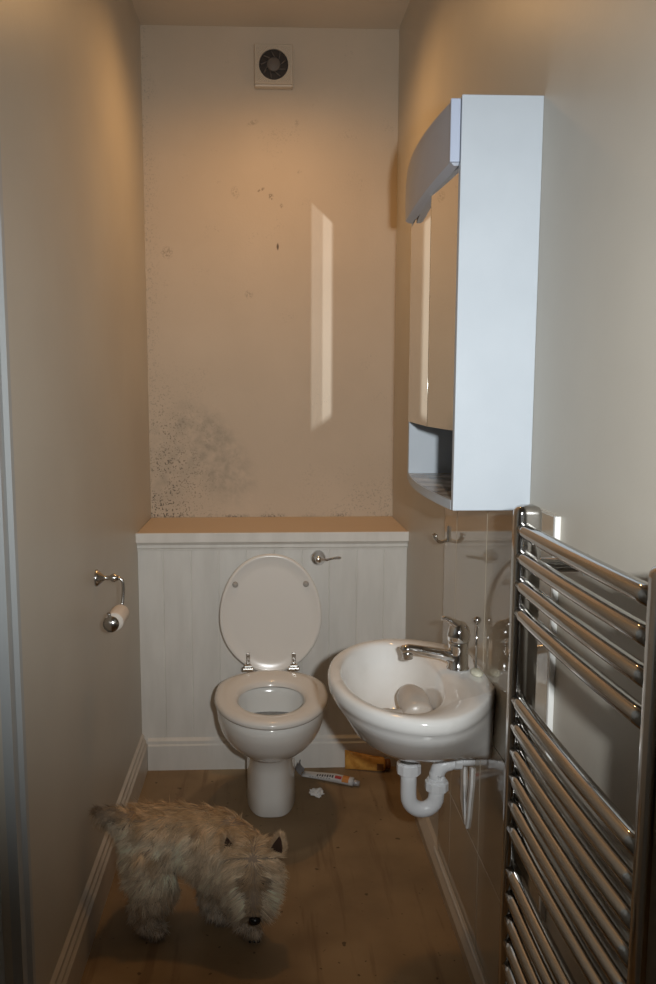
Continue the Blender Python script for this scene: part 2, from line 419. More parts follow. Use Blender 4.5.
# ------------------------------------------------------------------ toilet
TX = .008
t = thing('toilet', 'white back-to-wall toilet with raised lid against the panelling', 'toilet', (TX, 2.62, 0))
def egg(cx, yb_, yf, wd, z_, n=56, sq=2.0, bk=2.6, bk2=2.6):
    """closed outline, back at yb_, front at yf (nearer camera), half width wd"""
    cy = yb_ - (yb_ - yf) * .46; pts = []
    for k in range(n):
        a = 2 * PI * k / n; c, s = math.cos(a), math.sin(a)
        ex = 2 / sq if s < 0 else 2 / 2.6
        px_ = wd * math.copysign(abs(c) ** ex, c)
        py_ = s * ((yb_ - cy) if s > 0 else (cy - yf))
        if s > 0: py_ = (yb_ - cy) * abs(s) ** (2 / bk); px_ = wd * math.copysign(abs(c) ** (2 / bk2), c)
        pts.append((cx + px_, cy + py_, z_))
    return pts
bm = B()
R_ = [egg(TX, 2.884, 2.528, .086, .0, sq=3.2), egg(TX, 2.884, 2.524, .088, .004, sq=3.2), egg(TX, 2.884, 2.537, .085, .06, sq=2.7), egg(TX, 2.884, 2.54, .085, .14, sq=2.7), egg(TX, 2.884, 2.53, .089, .205, sq=2.6),
      egg(TX, 2.86, 2.50, .100, .215), egg(TX, 2.85, 2.44, .130, .235), egg(TX, 2.84, 2.395, .153, .265), egg(TX, 2.83, 2.36, .170, .30), egg(TX, 2.825, 2.340, .178, .335), egg(TX, 2.82, 2.325, .180, .365, bk=2.6, bk2=1.9), egg(TX, 2.82, 2.325, .180, .388, bk=2.6, bk2=1.9), egg(TX, 2.818, 2.33, .177, .393, bk=2.6, bk2=1.9),
      egg(TX, 2.70, 2.40, .125, .393), egg(TX, 2.69, 2.41, .118, .385), egg(TX, 2.69, 2.41, .122, .36), egg(TX, 2.68, 2.44, .112, .31), egg(TX, 2.66, 2.50, .085, .26), egg(TX, 2.65, 2.56, .05, .235)]
loft(bm, R_)
o = obj('bowl', bm, M['ceramic'], t, True)
bm = B(); bm.faces.new([bm.verts.new(p) for p in egg(TX, 2.680, 2.442, .111, .308)]); bmesh.ops.extrude_face_region(bm, geom=bm.faces[:])
for v in list(bm.verts)[56:]: v.co.z -= .003
obj('water', bm, M['water'], t)
bm = B()
def ring_pts(z_, off, inner):
    return egg(TX + .002, 2.675 + off * .9, 2.388 - off, .110 + off, z_, bk=2.2, bk2=2.2) if inner else egg(TX + .002, 2.795 + off, 2.308 - off, .189 + off, z_, bk=3.0, bk2=1.75)
loft(bm, [ring_pts(.396, .004, True), ring_pts(.398, -.004, False), ring_pts(.404, 0, False), ring_pts(.414, -.002, False), ring_pts(.421, -.012, False), ring_pts(.424, -.03, False), ring_pts(.421, .014, True), ring_pts(.412, .002, True), ring_pts(.400, -.001, True)], False, False)
# close loop
o = obj('seat', bm, M['seat'], t, True)
# lid: standing, leaning back slightly
lid = B()
def lidring(s, dy, inset=0):
    pts = []
    for k in range(64):
        a = 2 * PI * k / 64; c, sn = math.cos(a), math.sin(a)
        hw = .185 - inset; zc = .605; up = .226 - inset; dn = .200 - inset
        X_ = hw * math.copysign(abs(c) ** (.94), c); Z_ = sn * (up if sn > 0 else dn)
        if sn < -.0:
            Z_ = -dn * abs(sn) ** .85; 
            X_ = X_ * (1 - .16 * abs(sn) ** 1.5)
        zz = zc + Z_
        pts.append((TX + .002 + X_, 2.800 + (zz - .41) * .13 + dy, zz))
    return pts
loft(lid, [lidring(0, .012, .012), lidring(0, .012, .003), lidring(0, .006, 0), lidring(0, 0, 0), lidring(0, -.004, .004), lidring(0, -.003, .012), lidring(0, .001, .020), lidring(0, .002, .05)])
o = obj('lid', lid, M['seat'], t, True)
for s, nm in ((-1, 0), (1, 0)):
    bm = B(); zb = .722; lathe(bm, (TX + .002 + s * .128, 2.800 + (zb - .41) * .13 + .003, zb), (0, -1, .13), [(.010, 0), (.011, .003), (.009, .008), (0, .010)], 20)
    o = obj('lid_buffer', bm, M['buffer'], t, True)
for s in (-1, 1):
    hx = TX + .002 + s * .082
    bm = B(); box(bm, (hx - .007, 2.788, .418), (hx + .007, 2.798, .482), .002); box(bm, (hx - .020, 2.775, .418), (hx + .020, 2.80, .430), .003); tube(bm, [(hx - .012, 2.787, .434), (hx + .012, 2.787, .434)], .008, 12)
    for q in (.452, .470): lathe(bm, (hx, 2.788, q), (0, -1, 0), [(.004, 0), (.003, .002), (0, .0025)], 10)
    hg = obj('hinge', bm, M['dullchrome'], t)
# ------------------------------------------------------------------ flush lever
lx, ly, lz = .186, 2.9, .807
t = thing('flush_lever', 'chrome flush lever on the white panelling right of raised lid', 'flush handle', (lx, ly, lz))
bm = B(); lathe(bm, (lx, ly, lz), (0, -1, 0), [(.028, 0), (.028, .005), (.024, .012), (.014, .016), (.012, .026), (.013, .034), (.010, .040), (0, .041)], 32); obj('escutcheon', bm, M['chrome'], t, True)
bm = B(); tube(bm, [(lx + .004, ly - .034, lz), (lx + .03, ly - .036, lz - .001), (lx + .052, ly - .034, lz + .004), (lx + .074, ly - .034, lz + .006), (lx + .082, ly - .034, lz + .006)], [.006, .005, .0045, .006, .004], 12); obj('lever', bm, M['chrome'], t, True)

# ------------------------------------------------------------------ toilet roll holder
hx, hy, hz = XL, 2.19, .900
t = thing('toilet_roll_holder', 'small chrome toilet roll holder fixed to the left wall', 'toilet roll holder', (hx, hy, hz))
bm = B(); lathe(bm, (hx, hy, hz), (1, 0, 0), [(.024, 0), (.024, .003), (.021, .008), (.012, .018), (.006, .024), (.006, .038), (.011, .044), (.012, .051), (.008, .057), (.007, .062), (0, .063)], 28); obj('wall_mount', bm, M['dullchrome'], t, True)
bm = B(); tube(bm, bez((hx + .055, hy, hz), (hx + .074, hy, hz), (hx + .074, hy, hz - .02), 6) + bez((hx + .074, hy, hz - .03), (hx + .074, hy, hz - .055), (hx + .070, hy - .006, hz - .078), 6) + bez((hx + .069, hy - .012, hz - .088), (hx + .067, hy - .05, hz - .094), (hx + .064, hy - .128, hz - .094), 6)[1:], .0048, 12)
obj('arm', bm, M['dullchrome'], t, True)
ex, ey, ez = hx + .064, hy - .128, hz - .094
bm = B(); lathe(bm, (ex, ey, ez), (0, -1, .1), [(.006, -.004), (.008, 0), (.021, .003), (.021, .007), (0, .008)], 28)
tube(bm, [(ex - .004, ey, ez + .018), (ex - .006, ey - .002, ez + .030)], [.004, .005], 10); obj('end_cap', bm, M['dullchrome'], t, True)
bm = B()
lathe_prof = [(.0055, 0), (.024, 0), (.0245, .003), (.0245, .088), (.024, .091), (.0055, .091)]
lathe(bm, (ex + .004, hy - .022, ez), (0, -1, 0), lathe_prof, 32)
tag(obj('toilet_roll', bm, M['card'], None, True), 'nearly used-up white toilet roll hanging on the chrome holder', 'toilet roll')

# ------------------------------------------------------------------ tiled area on right wall (fixed tiles: one continuous surface)
TY0, TY1 = 1.372, 2.235
zt = 1.19
bm = B()
box(bm, (XR - .004, TY0, 0.045), (XR, TY1, zt))
o = struct('trim_2', bm, M['grout'], 'cream grout bed behind the beige gloss tiles on right wall', 'tile grout')
bm = B()
ys = [TY1, 2.09, 1.80, 1.51, TY0 + .006]
zs = [.045, .30, .62, zt]
for i in range(len(ys) - 1):
    for j in range(len(zs) - 1):
        tx_ = XR - .010 - random.uniform(0, .0006)
        box(bm, (tx_, ys[i + 1] + .0015, zs[j] + .0015), (XR - .003, ys[i] - .0015, zs[j + 1] - .0015), .0012, 2)
struct('trim_3', bm, M['tile'], 'large beige gloss wall tiles behind the basin', 'wall tiles')
bm = B(); box(bm, (XR - .011, TY0 - .004, .02), (XR, TY0 + .006, zt), .002)
struct('trim_4', bm, M['tile_edge'], 'white edge strip of the tiles behind the towel rail', 'tile edging')
bm = B(); prism(bm, [(XR, 0), (XR - .030, 0), (XR - .030, .028), (XR - .024, .036), (XR - .012, .050), (XR, .052)], 1, YF, 2.884)
struct('baseboard_right', bm, M['bead'], 'low beige sealed skirting along the right wall', 'skirting')
bm = B(); tube(bm, [(XR - .017, 1.0, .049), (XR - .017, 2.25, .049)], .0045, 8)
struct('trim_5', bm, M['skirting'], 'pale sealant bead where tiles meet the skirting', 'sealant bead')
# broken plaster patch under the pipe
bm = B()
def shard(pts, th=.006):
    A = [bm.verts.new((XR - .010 - th, y_, z_)) for y_, z_ in pts]; D = [bm.verts.new((XR - .008, y_, z_)) for y_, z_ in pts]
    bm.faces.new(A); bm.faces.new(D[::-1])
    for k in range(len(pts)): bm.faces.new((A[k], A[(k + 1) % len(pts)], D[(k + 1) % len(pts)], D[k]))
shard([(1.955, .485), (1.965, .44), (1.958, .40), (1.962, .36), (1.94, .335), (1.915, .312), (1.905, .315), (1.922, .345), (1.935, .37), (1.930, .41), (1.936, .45), (1.93, .488)])
shard([(1.875, .485), (1.882, .43), (1.892, .38), (1.898, .33), (1.905, .31), (1.895, .31), (1.882, .345), (1.872, .40), (1.862, .44), (1.860, .488)])
bmesh.ops.triangulate(bm, faces=bm.faces[:])
tag(obj('plaster_crack', bm, M['plaster']), 'broken white plaster edge below the waste pipe on tiles', 'broken plaster', kind='structure')
bpy.data.objects['plaster_crack'].name = 'trim_6'

# ------------------------------------------------------------------ mirror cabinet
CY0, CY1, CZ0, CZ1, CXF = 1.537, 2.14, 1.177, 1.952, .362
t = thing('mirror_cabinet', 'tall white wall cabinet with mirrored doors and open bottom shelf', 'bathroom cabinet', (XR, 1.76, CZ0))
bm = B(); box(bm, (CXF, CY0, CZ0), (XR, CY0 + .017, CZ1), .0015); obj('side_panel', bm, M['cab'], t)
bm = B(); box(bm, (CXF + .016, CY1 - .017, CZ0), (XR, CY1, CZ1), .0015); obj('side_panel', bm, M['cab'], t)
bm = B(); box(bm, (XR - .012, CY0 + .017, CZ0 + .005), (XR - .001, CY1 - .017, CZ1 - .002)); obj('back_panel', bm, M['cab'], t)
def arc(y0, y1, xe, sag, n=14, set_back=.016):
    return [(xe + set_back * k / n - sag * (1 - (2 * k / n - 1) ** 2), y0 + (y1 - y0) * k / n) for k in range(n + 1)]
def bowed(z0, z1, xe, sag, y0=CY0 + .017, y1=CY1 - .017, xb=XR - .012):
    bm = B(); prism(bm, arc(y0, y1, xe, sag) + [(xb, y1), (xb, y0)], 2, z0, z1); return bm
o = obj('shelf', bowed(CZ0 + .003, CZ0 + .018, CXF, .018), M['shelf'], t)
# pale edging of shelf
bm = B(); A_ = arc(CY0 + .017, CY1 - .017, CXF - .0005, .018); prism(bm, A_ + [(a + .004, b) for a, b in reversed(A_)], 2, CZ0, CZ0 + .0185); obj('shelf_edge', bm, M['cab'], t)
obj('shelf', bowed(1.331, 1.343, CXF + .008, .010), M['cab'], t)
obj('top_panel', bowed(CZ1 - .016, CZ1 - .001, CXF + .004, .018), M['cab'], t)
ymid = 1.765
def door(y0, y1, x0, x1):
    th = .004
    dv = Vector((x1 - x0, y1 - y0, 0)).normalized(); nv = Vector((dv.y, -dv.x, 0))
    bm = B()
    pts = [(x0, y0), (x1, y1), (x1 + nv.x * .014, y1 + nv.y * .014), (x0 + nv.x * .014, y0 + nv.y * .014)]
    prism(bm, pts, 2, 1.348, 1.829)
    dr = obj('door', bm, M['cab'], t)
    bm = B(); pts = [(x0 - nv.x * th, y0 - nv.y * th), (x1 - nv.x * th, y1 - nv.y * th), (x1 - nv.x * .0002, y1 - nv.y * .0002), (x0 - nv.x * .0002, y0 - nv.y * .0002)]
    prism(bm, pts, 2, 1.333, 1.832); mr = obj('mirror', bm, M['mirror'], dr)
    return dr
door(CY0 + .0185, ymid - .002, CXF + .005, CXF - .004)
door(ymid + .002, CY1 - .018, CXF - .004, CXF + .017)
# pelmet (light hood): bows out, leaning outwards at top
bm = B()
rings = []
y0, y1 = CY0 + .010, 2.06
for (z_, sag, xo, ins) in ((1.829, .004, -.010, .004), (1.835, .006, -.017, 0), (1.865, .012, -.018, 0), (1.92, .018, -.018, 0), (1.944, .018, -.016, .002), (1.950, .016, -.010, .006)):
    A_ = arc(y0 + ins, y1 - ins, CXF + xo, sag, 20, .004)
    # round the far end
    rings.append([(a, b, z_) for a, b in A_] + [(CXF + .004, y1 - ins, z_), (CXF - .001, y0 + ins, z_)])
loft(bm, rings); o = obj('pelmet', bm, M['pelmet'], t); autosmooth(o, 40)
bm = B(); box(bm, (CXF - .020, CY0 + .002, 1.833), (CXF - .0015, CY0 + .0105, 1.946), .002); obj('pelmet_end_cap', bm, M['pelmet_end'], t)

# ------------------------------------------------------------------ robe hook
hy, hz = 2.183, 1.012
t = thing('double_hook', 'small chrome double hook on the tiles beyond the tap', 'hook', (XR - .01, hy, hz))
bm = B(); box(bm, (XR - .016, hy - .007, hz - .016), (XR - .010, hy + .007, hz + .030), .002); obj('backplate', bm, M['dullchrome'], t)
for s in (-1, 1):
    bm = B(); tube(bm, bez((XR - .014, hy, hz - .010), (XR - .045, hy + s * .006, hz - .028), (XR - .050, hy + s * .012, hz + .006), 8), [.004] * 8 + [.005], 10); obj('prong', bm, M['dullchrome'], t, True)

# ------------------------------------------------------------------ basin
BX, BY, BZ = .335, 1.80, .755
XW = XR - .0105
t = thing('wash_basin', 'white oval wall-hung wash basin fixed to the right wall', 'wash basin', (XW, BY, .575))
def outl(s, z_, a_l=.195, b=.28, a_r=.25, flatw=None, ox=0, oy=0, n=96):
    pts = []
    for k in range(n):
        th = 2 * PI * k / n; c, sn = math.cos(th), math.sin(th)
        A = (a_l if c < 0 else a_r); 
        r = 1 / math.sqrt((c / (A * s)) ** 2 + (sn / (b * s)) ** 2)
        px_, py_ = BX + ox + c * r, BY + oy + sn * r
        if px_ > XW:   # clip to the wall
            f = (XW - (BX + ox)) / (c * r); px_, py_ = XW, BY + oy + sn * r * f
        pts.append((px_, py_, z_))
    return pts
def mixr(A, D, f): return [tuple(A[k][i] * (1 - f) + D[k][i] * f for i in range(3)) for k in range(len(A))]
def outw(s, z_, wall_half, ox=0.0, n=96, oy=0):
    """body section: left half ellipse scale s, right half goes straight back to the wall with half width wall_half"""
    pts = []; b = .28 * s; al = .195 * s
    for k in range(n):
        th = 2 * PI * k / n; c, sn = math.cos(th), math.sin(th)
        if c <= 0: px_, py_ = BX + ox + al * c, BY + oy + b * sn
        else:
            # param along: ellipse-like to the wall corner
            X1 = XW; L_ = X1 - BX - ox
            f = min(1, c / .72); px_ = BX + ox + L_ * math.sin(f * PI / 2)
            hw = b + (wall_half - b) * math.sin(f * PI / 2) ** 2
            oy_ = oy + (.036 - oy) * math.sin(f * PI / 2) ** 2
            if c < .72: py_ = BY + oy_ + math.copysign(hw, sn)
            else: py_ = BY + oy_ + wall_half * sn / math.sin(math.acos(.72))
        pts.append((px_, py_, z_))
    return pts
WH = .140
rings = [outw(.10, .569, .03, .01, oy=.055), outw(.14, .570, .06, .01, oy=.055), outw(.27, .573, .10, .005, oy=.045), outw(.40, .580, WH - .022, .0, oy=.032), outw(.56, .600, WH - .010, 0, oy=.02), outw(.72, .632, WH - .006, oy=.01), outw(.86, .680, WH - .004),
         outw(.955, .708, WH - .002), outw(.958, .716, WH - .002), outw(.99, .722, WH), outw(1.0, .733, WH), outw(1.0, .744, WH), outw(.985, .752, WH - .002), outw(.955, .755, WH - .006)]
def inner(ax, by, z_, cx=.302, cy=BY, n=96, p=2.0, xr=None):
    pts = []
    for k in range(n):
        th = 2 * PI * k / n; c, sn = math.cos(th), math.sin(th)
        A = ax if c < 0 else (xr or ax)
        pts.append((cx + A * c, cy + by * sn, z_))
    return pts
rings += [inner(.134, .238, .754, xr=.105), inner(.128, .230, .746, xr=.098), inner(.124, .222, .72, xr=.092), inner(.114, .20, .68, xr=.085), inner(.095, .165, .64, xr=.075), inner(.06, .10, .612, xr=.055, cy=BY + .02), inner(.022, .022, .604, xr=.022, cy=BY + .05)]
bm = B(); loft(bm, rings, True, True)
o = obj('bowl', bm, M['basin'], t); autosmooth(o, 50)
bm = B(); lathe(bm, (.302, 1.85, .6035), (0, 0, 1), [(.024, 0), (.024, .002), (.016, .003), (.012, .001), (0, .001)], 24); obj('plughole', bm, M['chrome'], t, True)

# mixer tap
tx, ty, tz = .452, 1.828, .7555
t = thing('mixer_tap', 'chrome single-lever mixer tap on the wash basin', 'tap', (tx, ty, tz))
bm = B(); lathe(bm, (tx, ty, tz), (0, 0, 1), [(.027, 0), (.027, .003), (.024, .006), (.0235, .05), (.0245, .062), (.0235, .066), (0, .067)], 32); obj('body', bm, M['chrome'], t, True)
bm = B(); lathe(bm, (tx, ty, tz + .0672), (0, 0, 1), [(.0245, 0), (.027, .004), (.0275, .016), (.024, .032), (.017, .043), (.008, .048), (0, .049)], 32); obj('cartridge_cap', bm, M['chrome'], t, True)
bm = B(); tube(bm, [(tx + .004, ty, tz + .088), (tx - .006, ty - .001, tz + .108), (tx - .022, ty - .003, tz + .118), (tx - .036, ty - .004, tz + .124), (tx - .042, ty - .004, tz + .125)], [.018, .017, .011, .008, .006], 14, sq=.7); obj('lever', bm, M['chrome'], t, True)
bm = B(); tube(bm, [(tx - .012, ty, tz + .028), (tx - .04, ty - .001, tz + .036), (tx - .085, ty - .002, tz + .045), (tx - .120, ty - .003, tz + .050), (tx - .133, ty - .003, tz + .049), (tx - .138, ty - .003, tz + .047)], [.020, .0155, .0135, .0135, .012, .008], 18, sq=.85)
sp = obj('spout', bm, M['chrome'], t, True)
bm = B(); lathe(bm, (tx - .122, ty - .003, tz + .047), (0, 0, -1), [(.0125, 0), (.0135, .008), (.0125, .020), (.009, .021), (0, .019)], 20); obj('aerator', bm, M['dullchrome'], sp, True)
bm = B(); tube(bm, [(tx + .040, ty - .012, tz), (tx + .040, ty - .012, tz + .115)], .0028, 10); rd = obj('pop_up_rod', bm, M['chrome'], t, True)
bm = B(); lathe(bm, (tx + .040, ty - .012, tz + .112), (0, 0, 1), [(.003, 0), (.007, .003), (.0095, .009), (.007, .015), (0, .018)], 18); obj('knob', bm, M['dullchrome'], rd, True)
# soap
bm = B(); lathe(bm, (.485, 1.782, .7555), (0, 0, 1), [(.010, 0), (.022, .002), (.024, .006), (.018, .011), (0, .013)], 24, sx=1.0, sy=.6)
tag(obj('soap_sliver', bm, M['soap'], None, True), 'thin pale soap sliver beside the tap base', 'soap')
# plastic bottle leaning in the bowl
t = thing('plastic_bottle', 'translucent beige plastic bottle lying inside the basin bowl', 'bottle', (.32, 1.80, .62))
A0 = Vector((.300, 1.785, .668)); A1 = Vector((.372, 1.94, .682)); ax = (A1 - A0).normalized()
bm = B(); a0 = Vector((.345, 1.745, .672))
lathe(bm, a0, Vector((.02, 1, .02)), [(0, 0), (.030, .001), (.036, .008), (.038, .09), (.036, .115), (.028, .14), (.014, .158), (0, .162)], 32, sx=1, sy=.8); obj('bottle_body', bm, M['beigeplastic'], t, True)
bm = B(); lathe(bm, a0 + Vector((-.032, .03, -.006)), Vector((-1, .1, -.05)), [(0, 0), (.012, 0), (.012, .03), (.014, .031), (.014, .052), (.012, .055), (0, .055)], 22); obj('cap', bm, M['beigeplastic'], t, True)

# ------------------------------------------------------------------ waste trap
wx, wy = .345, 1.865
t = thing('waste_trap', 'white plastic waste trap and pipe under the wash basin', 'sink trap', (wx, wy, .36))
bm = B(); lathe(bm, (wx, wy, .5685), (0, 0, -1), [(.024, 0), (.024, .012), (.022, .014), (.022, .062), (0, .063)], 26); obj('waste_fitting', bm, M['rubber'], t, True)
bm = B(); tube(bm, [(wx + .018, wy - .004, .532), (wx + .055, wy - .012, .532)], .005, 10); tube(bm, [(wx + .040, wy - .010, .532), (wx + .064, wy - .014, .532)], .009, 12); obj('pop_up_linkage', bm, M['dullchrome'], t, True)
bm = B()
def nut(bm, c, axdir, r, h):
    c = (c[0], c[1], c[2] + .012)
    lathe(bm, Vector(c) - Vector(axdir) * h / 2, axdir, [(r * .8, 0), (r, .002), (r, h - .002), (r * .8, h)], 10)
nut(bm, (wx, wy, .478), (0, 0, 1), .030, .026); nut(bm, (wx + .0, wy, .492), (0, 0, 1), .026, .010); o = obj('collar_nut', bm, M['pvc'], t)
bx = wx + .070
bm = B(); U = [(wx, wy, 0.500), (wx, wy, 0.462), (wx, wy, 0.422)] + [(wx + .035 - .035 * math.cos(PI * k / 12), wy, .417 - .036 * math.sin(PI * k / 12)) for k in range(1, 12)] + [(bx, wy, 0.422), (bx, wy, 0.444)]
tube(bm, U, .0195, 22); obj('u_bend', bm, M['pvc'], t, True)
bm = B(); nut(bm, (bx, wy, .432), (0, 0, 1), .029, .024); nut(bm, (bx, wy, .446), (0, 0, 1), .024, .01); obj('collar_nut', bm, M['pvc'], t)
bm = B(); tube(bm, [(bx, wy, 0.452), (bx, wy, 0.477)] + [(bx + .028 - .028 * math.cos(PI / 2 * k / 8), wy, .468 + .032 * math.sin(PI / 2 * k / 8)) for k in range(1, 9)] + [(bx + .045, wy, 0.512)], .019, 22); obj('elbow', bm, M['pvc'], t, True)
bm = B(); nut(bm, (bx + .050, wy, .500), (1, 0, 0), .027, .020); obj('collar_nut', bm, M['pvc'], t)
bm = B(); tube(bm, [(bx + .045, wy, 0.512), (XR - .009, wy, 0.512)], .018, 22); obj('waste_pipe', bm, M['pvc'], t, True)

# ------------------------------------------------------------------ heated towel rail
RX = .414; YA, YN = 1.247, .787; ZT = 1.226
t = thing('towel_rail', 'tall chrome ladder towel rail with bowed bars on right wall', 'heated towel rail', (RX, (YA + YN) / 2, .12))
for yy in (YA, YN):
    bm = B()
    # D-section post with domed end
    def dsec(z_, s=1.0):
        pts = []
        for k in range(20):
            a = 2 * PI * k / 20; c, sn = math.cos(a), math.sin(a)
            pts.append((RX + .021 * s * math.copysign(abs(c) ** .45, c), yy + .0165 * s * math.copysign(abs(sn) ** .45, sn), z_))
        return pts
    loft(bm, [dsec(.118, .7), dsec(.122, .95), dsec(.13), dsec(ZT - .012), dsec(ZT - .006, .96), dsec(ZT - .001, .8), dsec(ZT + .002, .45)]); o = obj('post', bm, M['radchrome'], t); autosmooth(o, 50)
    for zb in (1.13, .25):
        bm = B(); lathe(bm, (RX + .015, yy, zb), (1, 0, 0), [(.012, 0), (.012, XR - RX - .020), (.018, XR - RX - .020), (.018, XR - RX - .015)], 20); obj('wall_bracket', bm, M['radchrome'], t, True)
barz = [1.190, 1.146, 1.101, 1.055, .910, .866, .822, .778, .733, .690, .614, .571, .528, .485, .442, .399, .30, .257, .214, .17]
for zb in barz:
    bm = B(); pts = []
    for k in range(15):
        f = k / 14; yy = YA - .006 + (YN - YA + .010) * f
        pts.append((RX - .008 - .006 * math.sin(PI * f) ** .6, yy, zb))
    tube(bm, pts, .0122, 20); obj('bar', bm, M['radchrome'], t, True)

# ------------------------------------------------------------------ things on the floor
def squeeze_tube(name, label, cat, A0, A1, r, body, capm, crimp_up=True, parent_extra=None, capr=None):
    A0, A1 = Vector(A0), Vector(A1); dr = (A1 - A0).normalized(); side = dr.cross(Vector((0, 0, 1))).normalized(); up = side.cross(dr)
    root = thing(name, label, cat, tuple(Vector((A0.x, A0.y, 0))))
    bm = B(); rings = []; Ln = (A1 - A0).length
    for k in range(9):
        f = k / 8; h = r * (.12 + .88 * min(1, (f * 1.35)) ** .8); wd = r * (1.35 - .35 * min(1, f * 1.3))
        c = A0 + dr * Ln * f
        rings.append([tuple(c + side * wd * math.cos(2 * PI * q / 24) + up * h * math.sin(2 * PI * q / 24)) for q in range(24)])
    c = A1 + dr * .004
    rings.append([tuple(c + side * r * .5 * math.cos(2 * PI * q / 24) + up * r * .5 * math.sin(2 * PI * q / 24)) for q in range(24)])
    loft(bm, rings); obj('tube_body', bm, body, root, True)
    bm = B(); lathe(bm, A1 + dr * .002, dr, [(capr or r * .7, 0), (capr or r * .7, .018), ((capr or r * .7) * .9, .020), (0, .020)], 20); obj('cap', bm, capm, root, True)
    return root, dr, side, up
# amber tube leaning flat against the skirting, crimped end upright
t = thing('squeeze_tube', 'amber plastic squeeze tube leaning on the skirting below basin', 'tube', (.37, 2.86, 0))
bm = B(); rings = []
def arr(f):
    """section of the amber tube at fraction f: centre, half height, half thickness"""
    return Vector((.288 + .145 * f, 2.876 - .020 * min(1, f * 1.3) - .004, .037 - .011 * f)), .036 - .012 * f, .0015 + .0215 * min(1, f * 1.25) ** .8
for k in range(12):
    f = k / 11; c, hh, ht = arr(f)
    rings.append([(c.x, c.y + ht * math.cos(2 * PI * q / 28) + (c.z + hh * math.sin(2 * PI * q / 28) - .03) * .12, c.z + hh * math.sin(2 * PI * q / 28)) for q in range(28)])
c, hh, ht = arr(1)
rings.append([(c.x + .006, c.y + .012 * math.cos(2 * PI * q / 28), c.z + .012 * math.sin(2 * PI * q / 28)) for q in range(28)])
loft(bm, rings); obj('tube_body', bm, M['amber'], t, True)
bm = B(); lathe(bm, (c.x + .004, c.y, c.z), (1, 0, 0), [(.018, 0), (.018, .018), (.016, .020), (0, .020)], 20); obj('cap', bm, M['amberlabel'], t, True)
def apatch(bm, f0, f1, a0, a1):
    vs = []
    for i in range(5):
        c, hh, ht = arr(f0 + (f1 - f0) * i / 4); hh += .0004; ht += .0006
        vs.append([bm.verts.new((c.x, c.y - ht * math.cos(a) + (c.z + hh * math.sin(a) - .03) * .12, c.z + hh * math.sin(a))) for a in [a0 + (a1 - a0) * j / 4 for j in range(5)]])
    for i in range(4):
        for j in range(4): bm.faces.new((vs[i][j], vs[i + 1][j], vs[i + 1][j + 1], vs[i][j + 1]))
bm = B(); apatch(bm, .80, .97, -.7, .35); obj('printed_label', bm, M['amberlabel'], t, True)
# grey tube : curled foil tail and printed label
g0 = Vector((.128, 2.815, .016)); g1 = Vector((.305, 2.735, .014))
dr = (g1 - g0).normalized(); sd = dr.cross(Vector((0, 0, 1))).normalized(); up = sd.cross(dr)
t = thing('sealant_tube', 'flattened grey foil tube with red and orange print beside toilet', 'tube', (.2, 2.78, 0))
bm = B(); rings = []
for k in range(13):
    f = k / 12; c = g0 + dr * (g1 - g0).length * f
    wd = .020 - .003 * f; h = .006 + .009 * min(1, f * 1.6); c.z = h + .001 + (0.004 * (1 - f))
    rings.append([tuple(c + sd * wd * math.cos(2 * PI * q / 20) + Vector((0, 0, 1)) * h * math.sin(2 * PI * q / 20)) for q in range(20)])
loft(bm, rings); bd = obj('tube_body', bm, M['labelwhite'], t, True)
def patch(bm, f0, f1, a0, a1, off=.0006, n=6):
    """curved label patch wrapped on the tube"""
    vs = []
    for i in range(n + 1):
        f = f0 + (f1 - f0) * i / n; c = g0 + dr * (g1 - g0).length * f
        wd = .020 - .003 * f + off; h = .006 + .009 * min(1, f * 1.6); c.z = h + .001 + (0.004 * (1 - f)); h += off
        vs.append([bm.verts.new(c + sd * wd * math.cos(a0 + (a1 - a0) * j / 6) + Vector((0, 0, 1)) * h * math.sin(a0 + (a1 - a0) * j / 6)) for j in range(7)])
    for i in range(n):
        for j in range(6): bm.faces.new((vs[i][j], vs[i + 1][j], vs[i + 1][j + 1], vs[i][j + 1]))
bm = B(); patch(bm, .80, .93, .0, PI); obj('orange_band', bm, M['orange'], t, True)
bm = B(); patch(bm, .66, .79, .5, 1.2); obj('red_print', bm, M['red'], t, True)
bm = B()
for i in range(7): patch(bm, .30 + i * .05, .33 + i * .05, .55 + (i % 2) * .1, 1.15, .0008, 1)
for i in range(8): patch(bm, .16 + i * .055, .19 + i * .055, .25, .36, .0008, 1)
obj('lettering', bm, M['print'], t)
bm = B(); e0 = g0 - dr * .002
fl_ = [[(e0 + sd * w_ + Vector((0, 0, z_ + .006 * math.sin(w_ * 260))) - dr * l_) for w_ in [(-.024 + .048 * k / 8) for k in range(9)]] for l_, z_ in ((0, .002), (.008, .006), (.016, .014), (.020, .024), (.018, .033))]
V_ = [[bm.verts.new(p) for p in r_] for r_ in fl_]
for i in range(4):
    for k in range(8): bm.faces.new((V_[i][k], V_[i][k + 1], V_[i + 1][k + 1], V_[i + 1][k]))
bmesh.ops.solidify(bm, geom=bm.faces[:], thickness=.0012)
for v in bm.verts: v.co.z = max(v.co.z, .001)
obj('folded_foil_tail', bm, M['greytube'], t)
bm = B(); lathe(bm, g1 + dr * .001, dr, [(.010, 0), (.011, .003), (.009, .022), (0, .023)], 16); obj('cap', bm, M['greytube'], t, True)
